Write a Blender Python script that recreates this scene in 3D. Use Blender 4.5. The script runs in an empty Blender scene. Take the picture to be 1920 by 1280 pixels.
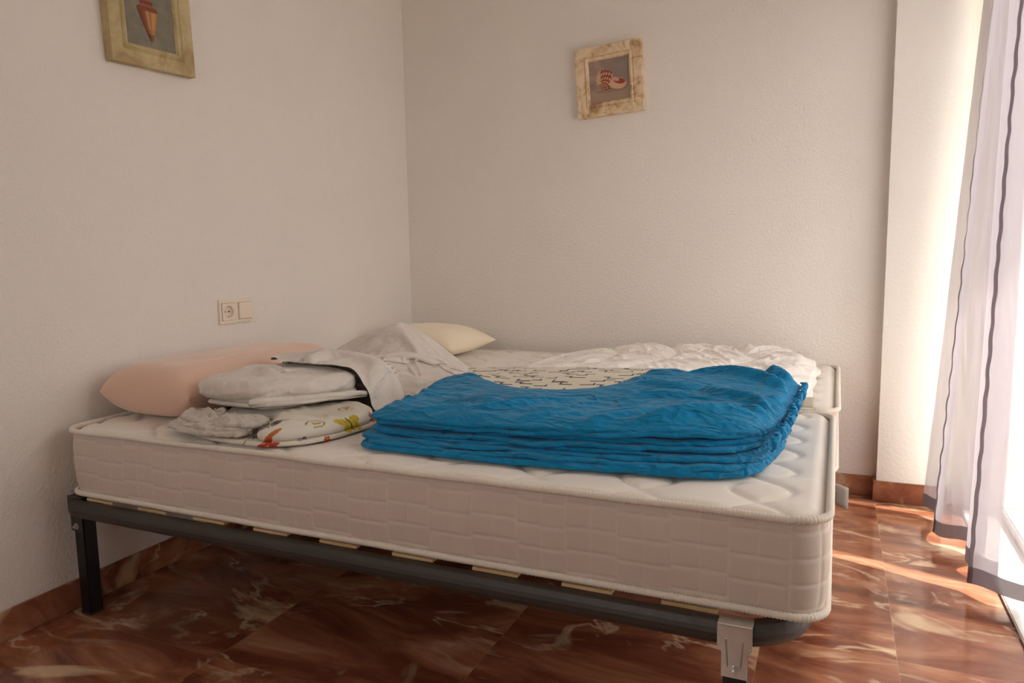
import bpy, bmesh, math, random
import numpy as np
from mathutils import Vector, noise, Matrix
C = bpy.context.scene.collection
scn = bpy.context.scene
PI = math.pi

# ------------------------------------------------------------------ camera
cam_d = bpy.data.cameras.new('camera'); cam = bpy.data.objects.new('camera', cam_d); C.objects.link(cam)
yaw, pitch, roll, fpx = 0.4199, 0.1202, -0.0166, 1368.0
fw = Vector((-math.sin(yaw)*math.cos(pitch), math.cos(yaw)*math.cos(pitch), -math.sin(pitch)))
rt = Vector((math.cos(yaw), math.sin(yaw), 0)); up = rt.cross(fw)
rt2 = math.cos(roll)*rt + math.sin(roll)*up; up2 = -math.sin(roll)*rt + math.cos(roll)*up
mt = Matrix((rt2, up2, -fw)).transposed().to_4x4(); mt.translation = Vector((1.9398, -3.1195, 0.9727))
cam.matrix_world = mt
cam_d.sensor_width = 36; cam_d.lens = fpx*36/1920; cam_d.clip_start = 0.02
scn.camera = cam

# ------------------------------------------------------------------ world, sun, exposure
w = bpy.data.worlds.new('sky'); scn.world = w; w.use_nodes = True
nt = w.node_tree; nt.nodes.clear()
wo = nt.nodes.new('ShaderNodeOutputWorld'); bg = nt.nodes.new('ShaderNodeBackground')
tc = nt.nodes.new('ShaderNodeTexCoord'); sep = nt.nodes.new('ShaderNodeSeparateXYZ'); cr = nt.nodes.new('ShaderNodeValToRGB')
cr.color_ramp.elements[0].position = 0.45; cr.color_ramp.elements[0].color = (0.55, 0.50, 0.46, 1)
cr.color_ramp.elements[1].position = 0.60; cr.color_ramp.elements[1].color = (1.0, 0.985, 0.96, 1)
mr = nt.nodes.new('ShaderNodeMath'); mr.operation = 'MULTIPLY_ADD'; mr.inputs[1].default_value = 0.5; mr.inputs[2].default_value = 0.5
nt.links.new(tc.outputs['Generated'], sep.inputs[0]); nt.links.new(sep.outputs['Z'], mr.inputs[0])
nt.links.new(mr.outputs[0], cr.inputs[0]); nt.links.new(cr.outputs[0], bg.inputs[0]); nt.links.new(bg.outputs[0], wo.inputs[0])
bg.inputs[1].default_value = 6.0
sun_d = bpy.data.lights.new('sun', 'SUN'); sun = bpy.data.objects.new('sun', sun_d); C.objects.link(sun)
sun_d.energy = 8.5; sun_d.angle = math.radians(1.2); sun_d.color = (1.0, 0.92, 0.82)
sd = Vector((-1.0, 0.12, -1.9)).normalized()
sun.rotation_euler = sd.to_track_quat('-Z', 'Y').to_euler()
# sky portal exactly in the balcony door opening: only guides the sky light, gives none itself
pd = bpy.data.lights.new('sky_portal', 'AREA'); po = bpy.data.objects.new('sky_portal', pd); C.objects.link(po)
pd2 = bpy.data.lights.new('sky_portal', 'AREA'); po2 = bpy.data.objects.new('sky_portal', pd2); C.objects.link(po2)
pd2.shape = 'RECTANGLE'; pd2.size = .70; pd2.size_y = 1.10; pd2.cycles.is_portal = True
po2.location = (1.15, -4.56, 1.55); po2.rotation_euler = Vector((0, 1, 0)).to_track_quat('-Z', 'Z').to_euler()
pd.shape = 'RECTANGLE'; pd.size = 1.75; pd.size_y = 2.15; pd.cycles.is_portal = True
po.location = (2.60, -.975, 1.08); po.rotation_euler = Vector((-1, 0, 0)).to_track_quat('-Z', 'Z').to_euler()
scn.view_settings.view_transform = 'Standard'; scn.view_settings.look = 'None'
scn.view_settings.exposure = 0.42; scn.view_settings.gamma = 1.0; scn.view_settings.use_curve_mapping = False
scn.cycles.max_bounces = 12; scn.cycles.diffuse_bounces = 8; scn.cycles.transparent_max_bounces = 16
scn.cycles.sample_clamp_indirect = 8; scn.cycles.caustics_reflective = False
scn.cycles.use_denoising = True

# ------------------------------------------------------------------ helpers
def lin(r, g, b):
    f = lambda c: (c/255/12.92) if c/255 <= 0.04045 else ((c/255+0.055)/1.055)**2.4
    return (f(r), f(g), f(b), 1)

class NT:
    def __init__(s, name, col=(.8, .8, .8, 1), rough=.8, metal=0):
        s.m = bpy.data.materials.new(name); s.m.use_nodes = True; s.t = s.m.node_tree
        s.b = s.t.nodes['Principled BSDF']
        s.b.inputs['Base Color'].default_value = col; s.b.inputs['Roughness'].default_value = rough
        s.b.inputs['Metallic'].default_value = metal
    def n(s, typ, **kw):
        k = s.t.nodes.new(typ)
        for a, v in kw.items():
            if a in k.inputs.keys(): k.inputs[a].default_value = v
            else: setattr(k, a, v)
        return k
    def l(s, a, b): s.t.links.new(a, b)
    def coord(s, scale=(1, 1, 1), rot=(0, 0, 0), world=False):
        t = s.n('ShaderNodeNewGeometry').outputs['Position'] if world else s.n('ShaderNodeTexCoord').outputs['Object']
        m = s.n('ShaderNodeMapping'); m.inputs['Scale'].default_value = scale; m.inputs['Rotation'].default_value = rot
        s.l(t, m.inputs[0]); return m.outputs[0]
    def noise(s, co, scale, detail=3, rough=.5, dist=0):
        k = s.n('ShaderNodeTexNoise'); k.inputs['Scale'].default_value = scale; k.inputs['Detail'].default_value = detail
        k.inputs['Roughness'].default_value = rough; k.inputs['Distortion'].default_value = dist
        s.l(co, k.inputs['Vector']); return k.outputs['Fac']
    def ramp(s, fac, stops):
        k = s.n('ShaderNodeValToRGB'); e = k.color_ramp.elements
        while len(e) < len(stops): e.new(.5)
        for q, (p, c) in zip(e, stops): q.position = p; q.color = c
        s.l(fac, k.inputs[0]); return k.outputs[0]
    def mix(s, fac, a, b, mode='MIX'):
        k = s.n('ShaderNodeMix'); k.data_type = 'RGBA'; k.blend_type = mode
        for i, v in ((0, fac), (6, a), (7, b)):
            if hasattr(v, 'is_linked') or isinstance(v, bpy.types.NodeSocket): s.l(v, k.inputs[i])
            else: k.inputs[i].default_value = v
        return k.outputs[2]
    def math(s, op, a, b=0.0, c=0.0):
        k = s.n('ShaderNodeMath'); k.operation = op
        for i, v in enumerate((a, b, c)):
            if isinstance(v, bpy.types.NodeSocket): s.l(v, k.inputs[i])
            else: k.inputs[i].default_value = v
        return k.outputs[0]
    def base(s, c): s.l(c, s.b.inputs['Base Color'])
    def bump(s, h, strength=.3, dist=.002):
        k = s.n('ShaderNodeBump'); k.inputs['Strength'].default_value = strength; k.inputs['Distance'].default_value = dist
        s.l(h, k.inputs['Height']); s.l(k.outputs[0], s.b.inputs['Normal'])

def tag(o, label=None, cat=None, group=None, kind=None):
    if label: o['label'] = label
    if cat: o['category'] = cat
    if group: o['group'] = group
    if kind: o['kind'] = kind
    return o

def link(name, verts, faces, mat, parent=None, smooth=True, loc=(0, 0, 0)):
    me = bpy.data.meshes.new(name); me.from_pydata([tuple(v) for v in verts], [], faces)
    for m in (mat if isinstance(mat, (list, tuple)) else [mat]): me.materials.append(m)
    if smooth: me.polygons.foreach_set('use_smooth', [True]*len(me.polygons))
    me.update()
    o = bpy.data.objects.new(name, me); C.objects.link(o); o.location = loc
    if parent: o.parent = parent
    return o

def link_bm(name, bm, mat, parent=None, smooth=False, loc=(0, 0, 0)):
    bmesh.ops.recalc_face_normals(bm, faces=bm.faces)
    me = bpy.data.meshes.new(name); bm.to_mesh(me); bm.free()
    for m in (mat if isinstance(mat, (list, tuple)) else [mat]): me.materials.append(m)
    if smooth: me.polygons.foreach_set('use_smooth', [True]*len(me.polygons))
    o = bpy.data.objects.new(name, me); C.objects.link(o); o.location = loc
    if parent: o.parent = parent
    return o

def empty(name, loc=(0, 0, 0)):
    o = bpy.data.objects.new(name, None); C.objects.link(o); o.location = loc; o.empty_display_size = .05
    return o

def add_box(bm, x0, x1, y0, y1, z0, z1, bev=0):
    r = bmesh.ops.create_cube(bm, size=1)
    bmesh.ops.scale(bm, vec=(x1-x0, y1-y0, z1-z0), verts=r['verts'])
    bmesh.ops.translate(bm, vec=((x0+x1)/2, (y0+y1)/2, (z0+z1)/2), verts=r['verts'])
    if bev:
        es = list({e for v in r['verts'] for e in v.link_edges})
        bmesh.ops.bevel(bm, geom=es, offset=bev, segments=2, affect='EDGES', clamp_overlap=True)

def add_cyl(bm, p, d, r, h, seg=24, r2=None):
    q = bmesh.ops.create_cone(bm, cap_ends=True, segments=seg, radius1=r, radius2=r if r2 is None else r2, depth=h)
    rot = Vector(d).to_track_quat('Z', 'Y').to_matrix()
    bmesh.ops.rotate(bm, cent=(0, 0, 0), matrix=rot, verts=q['verts'])
    bmesh.ops.translate(bm, vec=Vector(p)+Vector(d).normalized()*h/2, verts=q['verts'])

def box(name, x0, x1, y0, y1, z0, z1, mat, parent=None, bev=0):
    bm = bmesh.new(); add_box(bm, x0, x1, y0, y1, z0, z1, bev); return link_bm(name, bm, mat, parent)

def catmull(pts, n, closed=True):
    P = [Vector(p) for p in pts]; m = len(P); out = []
    segs = m if closed else m-1
    for i in range(n):
        t = i*segs/n if closed else i*segs/(n-1)
        k = min(int(t), segs-1); f = t-k
        if closed: a, b, c, d = P[(k-1) % m], P[k], P[(k+1) % m], P[(k+2) % m]
        else: a, b, c, d = P[max(k-1, 0)], P[k], P[min(k+1, m-1)], P[min(k+2, m-1)]
        out.append(0.5*((2*b)+(c-a)*f+(2*a-5*b+4*c-d)*f*f+(3*b-a-3*c+d)*f**3))
    return out

def resample(pts, n):
    """closed 2D polyline -> n evenly spaced points"""
    P = [Vector((p[0], p[1])) for p in pts]; P.append(P[0].copy())
    L = [0]
    for a, b in zip(P, P[1:]): L.append(L[-1]+(b-a).length)
    out = []; j = 0
    for i in range(n):
        s = L[-1]*i/n
        while L[j+1] < s: j += 1
        f = (s-L[j])/max(L[j+1]-L[j], 1e-9); out.append(P[j].lerp(P[j+1], f))
    return out

def rpoly(corners, rad, n):
    """polygon with rounded corners, rad one value or one per corner"""
    m = len(corners); pts = []
    for i, c in enumerate(corners):
        r = rad[i] if isinstance(rad, (list, tuple)) else rad
        c = Vector(c); a = Vector(corners[i-1])-c; b = Vector(corners[(i+1) % m])-c
        r1 = min(r, a.length*.49); r2 = min(r, b.length*.49)
        p, q = c+a.normalized()*r1, c+b.normalized()*r2
        for k in range(9):
            t = k/8; pts.append((1-t)**2*p+2*t*(1-t)*c+t*t*q)
    return resample(pts, n)

def normals2(o):
    m = len(o); ns = []
    A = sum(o[i].x*o[(i+1) % m].y-o[(i+1) % m].x*o[i].y for i in range(m))
    for i in range(m):
        t = (o[(i+1) % m]-o[i-1]).normalized(); n = Vector((t.y, -t.x)); ns.append(n if A > 0 else -n)
    return ns

def nz(x, y, z=0): return noise.noise(Vector((x, y, z)))
def fold(x, y, seed, ang, fx, fy, warp=.35):
    """cloth-like creases: stretched, warped ridges, about -1..1"""
    c, s = math.cos(ang), math.sin(ang); u, v = x*c+y*s, -x*s+y*c
    u2 = u*fx+warp*nz(u*fx*.7+seed, v*fy*.5, 3.1); v2 = v*fy+warp*1.6*nz(u*fx*1.3, v*fy*.6+seed, 7.7)
    n = nz(u2+seed*1.7, v2, seed)
    return (1-abs(n)*2.6)

def slab(outl, z0, t, rings, top=None, side=None, nrim=7, edge=.03, cen=None, V=None, F=None, bot=None, absz=None, tri=0):
    """closed soft slab: rounded rim of thickness t, top(x,y) added height that fades in from the rim"""
    V = [] if V is None else V; F = [] if F is None else F
    N = len(outl); ns = normals2(outl)
    c = Vector(cen) if cen else sum(outl, Vector((0, 0)))/N
    rows = []
    rx = t*.5
    def addrow(pp):
        b = len(V); V.extend(pp); rows.append(b)
    zb = (lambda x, y: z0) if bot is None else bot
    addrow([(p.x-n.x*(rx+.001), p.y-n.y*(rx+.001), zb(p.x, p.y)+.0005) for p, n in zip(outl, ns)] if tri else [(c.x+(p.x-c.x)*.5, c.y+(p.y-c.y)*.5, zb(p.x, p.y)+.002) for p in outl])
    for k in range(nrim):
        a = -PI/2+PI*k/(nrim-1); pp = []
        for p, n in zip(outl, ns):
            q = p+n*(rx*math.cos(a)-rx); z = zb(p.x, p.y)+t/2+t/2*math.sin(a)
            s = side(q.x, q.y, z) if side else 0
            q = q+n*s*math.cos(a); pp.append((q.x, q.y, z))
        addrow(pp)
    base = [V[i] for i in range(rows[-1], rows[-1]+N)]
    if tri:
        O = np.array([(x, y) for x, y, z in base]); Z = np.array([z for x, y, z in base])
        gx = np.arange(O[:, 0].min(), O[:, 0].max(), tri); gy = np.arange(O[:, 1].min(), O[:, 1].max(), tri*1.15)
        pts = []; 
        for q, yy in enumerate(gy):
            # crossings of this row with the outline
            xs = []
            for a, b in zip(O, np.roll(O, -1, 0)):
                if (a[1] > yy) != (b[1] > yy): xs.append(a[0]+(yy-a[1])/(b[1]-a[1])*(b[0]-a[0]))
            xs.sort()
            for xx in gx:
                X = xx+(q % 2)*tri*.5
                if sum(1 for t in xs if t < X) % 2: pts.append((X, yy))
        P = np.array(pts); D = np.sqrt(((P[:, None, :]-O[None])**2).sum(2)); near_i = D.argmin(1); dist = D.min(1); ok = dist > tri*.6
        P, near_i, dist = P[ok], near_i[ok], dist[ok]
        from mathutils.geometry import delaunay_2d_cdt
        vin = [Vector(p) for p in O]+[Vector(p) for p in P]
        vo, eo, fo_, ov, oe, of = delaunay_2d_cdt(vin, [(i, (i+1) % N) for i in range(N)], [], 1, 1e-7)
        new = {}
        for k, (p, src) in enumerate(zip(vo, ov)):
            i = src[0] if src else -1
            if 0 <= i < N: new[k] = rows[-1]+i
            else:
                d = dist[i-N] if i >= 0 else 0; zr_ = Z[near_i[i-N]] if i >= 0 else Z[0]
                fd = min(1, d/edge); fd = fd*(2-fd)
                V.append((p.x, p.y, zr_*(1-fd)+absz(p.x, p.y)*fd)); new[k] = len(V)-1
        for a, b in zip(rows, rows[1:]):
            for i in range(N):
                j = (i+1) % N; F.append((a+i, a+j, b+j, b+i))
        for f in fo_: F.append(tuple(new[i] for i in f))
        F.append(tuple(rows[0]+i for i in reversed(range(N))))
        return V, F
    for r in range(1, rings):
        f = 1-(r/rings)**1.0; pp = []
        for (x, y, z), n in zip(base, ns):
            X, Y = c.x+(x-c.x)*f, c.y+(y-c.y)*f
            d = math.hypot(X-x, Y-y); fade = min(1, d/edge); fade = fade*(2-fade)
            pp.append((X, Y, z*(1-fade)+absz(X, Y)*fade if absz else z+(top(X, Y) if top else 0)*fade))
        addrow(pp)
    V.append((c.x, c.y, absz(c.x, c.y) if absz else z0+t+(top(c.x, c.y) if top else 0))); cc = len(V)-1
    for a, b in zip(rows, rows[1:]):
        for i in range(N):
            j = (i+1) % N; F.append((a+i, a+j, b+j, b+i))
    a = rows[-1]
    for i in range(N): F.append((a+i, a+(i+1) % N, cc))
    F.append(tuple(rows[0]+i for i in reversed(range(N))))
    return V, F

def fixn(o):
    bm = bmesh.new(); bm.from_mesh(o.data); bmesh.ops.recalc_face_normals(bm, faces=bm.faces); bm.to_mesh(o.data); bm.free(); return o


# ------------------------------------------------------------------ small cloth solver: sheets with more cloth than room buckle into creases
def field(ny, nx, s, seed):
    r = np.random.default_rng(seed); cy, cx = max(2, int(ny/s)+3), max(2, int(nx/s)+3); g = r.standard_normal((cy, cx))
    yy = np.linspace(0, cy-1.001, ny); xx = np.linspace(0, cx-1.001, nx)
    y0 = yy.astype(int); x0 = xx.astype(int); fy = (yy-y0)[:, None]; fx = (xx-x0)[None]
    fy = fy*fy*(3-2*fy); fx = fx*fx*(3-2*fx)
    return g[y0][:, x0]*(1-fy)*(1-fx)+g[y0+1][:, x0]*fy*(1-fx)+g[y0][:, x0+1]*(1-fy)*fx+g[y0+1][:, x0+1]*fy*fx

def settle(X0, R, pinned, pin_pos, floor, steps, iters, g, bend, fric=.2, damp=.9, dt=1/60):
    """position based cloth on a grid; rest lengths come from R, pinned points are held, floor(x, y) keeps it up"""
    ny, nx = X0.shape[:2]; X = X0.astype(np.float32).copy(); R = R.astype(np.float32)
    W = np.where(pinned, 0, 1).astype(np.float32)[..., None]
    cons = []
    def add(a, b, k):
        l = np.linalg.norm(R[a]-R[b], axis=2)
        wa, wb = W[a], W[b]; ws = wa+wb; ws[ws == 0] = 1
        cons.append((a, b, l, k*wa/ws, k*wb/ws))
    S_ = slice
    def along(axis, off, k):
        n = nx if axis else ny
        for p in range(off*2):
            m = (n-off-p+2*off-1)//(2*off)
            if m <= 0: continue
            a = S_(p, p+2*off*(m-1)+1, 2*off); b = S_(p+off, p+off+2*off*(m-1)+1, 2*off)
            add((S_(None), a) if axis else (a, S_(None)), (S_(None), b) if axis else (b, S_(None)), k)
    along(1, 1, 1.0); along(0, 1, 1.0)
    for p in (0, 1):
        m = (ny-1-p+1)//2; a = S_(p, p+2*m-1, 2); b = S_(p+1, p+2*m, 2)
        add((a, S_(0, nx-1)), (b, S_(1, nx)), .6); add((a, S_(1, nx)), (b, S_(0, nx-1)), .6)
    along(1, 2, bend); along(0, 2, bend); along(1, 4, bend*.5); along(0, 4, bend*.5)
    V = np.zeros_like(X); free = W[..., 0] > 0; pp = pin_pos[pinned].astype(np.float32)
    for s in range(steps):
        V[..., 2] += g*dt; V *= damp; P = X+V*dt; P[pinned] = pp
        for it in range(iters):
            for a, b, l, ka, kb in cons:
                d = P[b]-P[a]; ln = np.sqrt(np.einsum('ijk,ijk->ij', d, d))+1e-9
                d *= ((ln-l)/ln)[..., None]
                P[a] += d*ka; P[b] -= d*kb
            fl = floor(P); m = (P[..., 2] < fl) & free
            P[..., 2] = np.where(m, fl, P[..., 2])
        P[m, :2] = P[m, :2]*(1-fric)+X[m, :2]*fric
        V = (P-X)/dt; sp = np.sqrt((V*V).sum(2)); V *= np.minimum(1, 1.5/(sp+1e-9))[..., None]; X = P.copy()
    return X

def wrinkled(nx, ny, W, H, ex, ey, z0, und, steps, bend, g=-1.2, iters=14, seam=None):
    """relief of a sheet W x H squeezed by ex, ey over an undulating bed und"""
    j, i = np.mgrid[0:ny, 0:nx]; u = i/(nx-1); v = j/(ny-1)
    R = np.dstack([np.cumsum((1+ex)*W/(nx-1), 1), np.cumsum((1+ey)*H/(ny-1), 0), 0*u])
    X0 = np.dstack([W*u, H*v, und+np.abs(z0)+.003])
    bd = np.zeros((ny, nx), bool); bd[[0, -1], :] = 1; bd[:, [0, -1]] = 1
    pp = X0.copy(); pp[..., 2] = und+(pp[..., 2]-und)*.6
    if seam is not None: pp[..., 2] = np.where(seam, und, pp[..., 2]); bd |= seam
    und = und.astype(np.float32)
    z = settle(X0, R, bd, pp, lambda P: und, steps, iters, g, bend)[..., 2]
    k = np.array([.25, .5, .25])
    for ax in (0, 1): z = np.apply_along_axis(lambda r: np.convolve(np.pad(r, 1, 'edge'), k, 'valid'), ax, z)
    return z

def relief_blue():
    nx, ny = 170, 116
    j, i = np.mgrid[0:ny, 0:nx]; u = i/(nx-1)
    ex = np.clip(.045+.02*field(ny, nx, 22, 11), .01, .09); ey = np.clip(.12+.04*field(ny, nx, 18, 12)+.05*(u > .9), .04, .20)
    z0 = .010*field(ny, nx, 9, 1)+.004*field(ny, nx, 4, 2)+.006*np.repeat(field(ny, nx//5+1, 4, 21), 5, 1)[:, :nx]
    return wrinkled(nx, ny, .95, .64, ex, ey, z0, .006*field(ny, nx, 30, 31), 80, .03)
def relief_roll():
    nx, ny = 90, 70
    ex = np.clip(.05+.02*field(ny, nx, 20, 1), 0, .1); ey = np.clip(.09+.03*field(ny, nx, 16, 2), 0, .16)
    return wrinkled(nx, ny, .58, .60, ex, ey, .010*field(ny, nx, 14, 3)+.003*field(ny, nx, 5, 4), .006*field(ny, nx, 25, 5), 80, .12)
def relief_frill():
    nx, ny = 84, 72
    ex = np.clip(.16+.05*field(ny, nx, 12, 1), 0, .3); ey = np.clip(.16+.05*field(ny, nx, 12, 2), 0, .3)
    return wrinkled(nx, ny, .34, .28, ex, ey, .008*field(ny, nx, 6, 3)+.004*field(ny, nx, 3, 4), .004*field(ny, nx, 16, 5), 80, .02)
def relief_quilt():
    nx, ny = 168, 140; W, H = 1.03, .87
    j, i = np.mgrid[0:ny, 0:nx]; x = W*i/(nx-1); y = H*j/(ny-1)
    u = x/.24+.18*np.sin(y*9)+.09*field(ny, nx, 40, 7); v = y/.21+.2*np.sin(x*6)
    gd = np.minimum(np.abs(u-np.round(u))*.24, np.abs(v-np.round(v))*.21)
    right = np.clip((x-.45)/.3, 0, 1)
    ex = np.clip(.05+.03*field(ny, nx, 18, 1), .01, .12)+.05*right; ey = np.clip(.05+.03*field(ny, nx, 18, 2), .01, .12)+.03*right
    return wrinkled(nx, ny, W, H, ex, ey, .007*field(ny, nx, 8, 3)+.003*field(ny, nx, 4, 4), .016*(1-np.exp(-(gd/.03)**1.3)), 70, .03, seam=gd < .0035)
HEAP_EDGE = np.array([(.45, -1.47), (.42, -1.30), (.412, -1.12), (.395, -1.03), (.27, -.99), (.18, -.88), (.28, -.72), (.48, -.655), (.66, -.74), (.78, -.93), (.87, -1.16), (.895, -1.34), (.86, -1.49), (.76, -1.49), (.62, -1.51)])
def heap_sheet():
    """a sheet too large for its place, heaped over a mound and over the folded sheet in front of it"""
    nx, ny = 112, 108; c = (.57, -1.08)
    j, i = np.mgrid[0:ny, 0:nx]; a = 2*i/(nx-1)-1; b = 2*j/(ny-1)-1
    m = np.maximum(abs(a), abs(b)); h = np.hypot(a, b)+1e-9; da, db = a/h*m, b/h*m
    d = HEAP_EDGE-np.array(c); ta = np.arctan2(d[:, 1], d[:, 0]); ra = np.hypot(d[:, 0], d[:, 1]); o = np.argsort(ta); ta = ta[o]; ra = ra[o]
    rad = lambda t: np.interp(t.ravel(), ta, ra, period=2*np.pi).reshape(t.shape)
    r = np.hypot(da, db); q = rad(np.arctan2(db, da)); x = c[0]+da*q; y = c[1]+db*q
    def mound(x, y):
        G = lambda cx, cy, sx, sy, hh: hh*np.exp(-((x-cx)**2/sx**2+(y-cy)**2/sy**2))
        rr = np.hypot(x-c[0], y-c[1])/rad(np.arctan2(y-c[1], x-c[0]))
        sg = lambda t: 1/(1+np.exp(-np.clip(t, -40, 40)))
        m = (.008+G(.53, -.93, .15, .13, .175)+G(.56, -1.22, .13, .16, .085)+G(.33, -.95, .10, .12, .06)+G(.72, -1.2, .12, .14, .03))*np.clip((1-rr)/.10, 0, 1)**.6
        return np.maximum(m, .137*sg((x-.395)/.008)*sg((.772-x)/.014)*sg((-1.380-y)/.012))
    z = mound(x, y)
    k = 1.36+.08*field(ny, nx, 18, 3); ky = 1.20+.05*field(ny, nx, 18, 13)
    e0, e1 = .86, -.51       # more spare cloth across this direction, so the folds run the other way
    pu = (x-c[0])*e0+(y-c[1])*e1; pv = -(x-c[0])*e1+(y-c[1])*e0; pu, pv = pu*k, pv*ky
    R = np.dstack([c[0]+pu*e0-pv*e1, c[1]+pu*e1+pv*e0, z*1.1])
    X0 = np.dstack([x, y, z+np.abs(.034*field(ny, nx, 10, 5)+.010*field(ny, nx, 5, 6))+.004])
    pin = (r > .985) & ((field(ny, nx, 5, 9) > -.2) | ((x < .45) & (y > -1.36)))
    pp = X0.copy(); pp[..., 2] = z+.004
    gy, gx = np.mgrid[-1.65:-.499:.005, 0:1.101:.005]; MG = mound(gx, gy).astype(np.float32); gh, gw = MG.shape
    def floor(P):
        u = np.clip(P[..., 0]/.005, 0, gw-1.01); v = np.clip((P[..., 1]+1.65)/.005, 0, gh-1.01); i = u.astype(int); j = v.astype(int); u = u-i; v = v-j
        return MG[j, i]*(1-u)*(1-v)+MG[j, i+1]*u*(1-v)+MG[j+1, i]*(1-u)*v+MG[j+1, i+1]*u*v+.002
    return settle(X0, R, pin, pp, floor, 110, 20, -1.4, .06, fric=.25)

_R = {'blue': relief_blue(), 'roll': relief_roll(), 'frill': relief_frill(), 'quilt': relief_quilt()}
def relief(k, u, v):
    a = _R[k]; h, w = a.shape; u = min(max(u, 0), 1)*(w-1.001); v = min(max(v, 0), 1)*(h-1.001)
    i, j = int(u), int(v); f, g = u-i, v-j
    return float(a[j, i]*(1-f)*(1-g)+a[j, i+1]*f*(1-g)+a[j+1, i]*(1-f)*g+a[j+1, i+1]*f*g)

# ------------------------------------------------------------------ materials
def plaster(name, col, st=.8):
    m = NT(name, col, .85)
    co = m.coord(world=True)
    a = m.noise(co, 95, 3, .6); b = m.noise(co, 2.2, 3, .5)
    m.base(m.mix(b, tuple(c*.955 for c in col[:3])+(1,), tuple(min(1, c*1.03) for c in col[:3])+(1,)))
    m.b.inputs['Specular IOR Level'].default_value = .25
    m.bump(a, st, .004); return m.m
M_wall = plaster('textured_cream_plaster', (.80, .752, .70, 1))
M_col = plaster('smooth_cream_plaster', (.81, .77, .72, 1), .35)
M_ceil = plaster('ceiling_paint', (.82, .77, .71, 1))

def marble(name, tiles=True):
    m = NT(name, (.3, .1, .05, 1), .12)
    co = m.coord(world=True)
    sx = m.n('ShaderNodeSeparateXYZ'); m.l(co, sx.inputs[0])
    tx = m.math('DIVIDE', m.math('ADD', m.math('ADD', sx.outputs[0], .035+.61), m.math('MULTIPLY', m.math('GREATER_THAN', sx.outputs[0], 1.95), .305)), .61); ty = m.math('DIVIDE', m.math('ADD', sx.outputs[1], .66+6.1), .61)
    idx = m.n('ShaderNodeCombineXYZ'); m.l(m.math('FLOOR', tx), idx.inputs[0]); m.l(m.math('FLOOR', ty), idx.inputs[1])
    wn = m.n('ShaderNodeTexWhiteNoise'); m.l(idx.outputs[0], wn.inputs['Vector'])
    off = m.n('ShaderNodeVectorMath'); off.operation = 'MULTIPLY_ADD'
    m.l(wn.outputs['Color'], off.inputs[0]); off.inputs[1].default_value = (9, 7, 5); m.l(co, off.inputs[2])
    v = off.outputs[0] if tiles else co
    mp = m.n('ShaderNodeMapping'); mp.inputs['Scale'].default_value = (1.3, 3.0, 2.0); mp.inputs['Rotation'].default_value = (0, 0, .35); m.l(v, mp.inputs[0])
    v = mp.outputs[0]
    cloud = m.noise(v, 1.5, 8, .62, 1.6)
    base = m.ramp(cloud, [(.24, (.068, .019, .012, 1)), (.41, (.15, .045, .025, 1)), (.53, (.29, .115, .062, 1)), (.66, (.45, .23, .135, 1)), (.80, (.58, .41, .27, 1))])
    fine = m.noise(v, 14, 5, .6, .8)
    base = m.mix(m.math('MULTIPLY', fine, .30), base, (.34, .12, .06, 1))
    # pale veins
    vn = m.noise(v, 1.15, 5, .55, 1.2)
    vein = m.math('SUBTRACT', 1, m.math('MULTIPLY', m.math('ABSOLUTE', m.math('SUBTRACT', vn, .5)), 42))
    vein = m.math('MAXIMUM', vein, 0); br = m.noise(v, 2.4, 2, .5)
    brk = m.ramp(br, [(.47, (0, 0, 0, 1)), (.62, (1, 1, 1, 1))])
    vein = m.math('MULTIPLY', vein, m.math('MULTIPLY', brk, .55))
    base = m.mix(vein, base, (.80, .62, .42, 1))
    blot = m.ramp(m.noise(v, .95, 4, .5, 2.2), [(.60, (0, 0, 0, 1)), (.68, (1, 1, 1, 1))])
    base = m.mix(m.math('MULTIPLY', blot, .62), base, (.76, .56, .36, 1))
    if tiles:
        tone = m.math('MULTIPLY_ADD', wn.outputs['Value'], .22, .86)
        tn = m.n('ShaderNodeCombineColor'); [m.l(tone, tn.inputs[i]) for i in range(3)]
        base = m.mix(1.0, base, tn.outputs[0], 'MULTIPLY')
        def seam(t, wdt):
            f = m.math('FRACT', t); d = m.math('MINIMUM', f, m.math('SUBTRACT', 1, f)); return m.math('LESS_THAN', d, wdt)
        sm = m.math('MAXIMUM', seam(tx, .0016), seam(ty, .0013))
        base = m.mix(m.math('MULTIPLY', sm, .38), base, (.42, .24, .14, 1))
    m.base(base)
    m.l(m.math('MULTIPLY_ADD', m.noise(co, 6, 3), .12, .07), m.b.inputs['Roughness'])
    m.b.inputs['Specular IOR Level'].default_value = .5
    return m.m
M_floor = marble('polished_red_marble_tiles'); M_base = marble('polished_red_marble', False)

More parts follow.
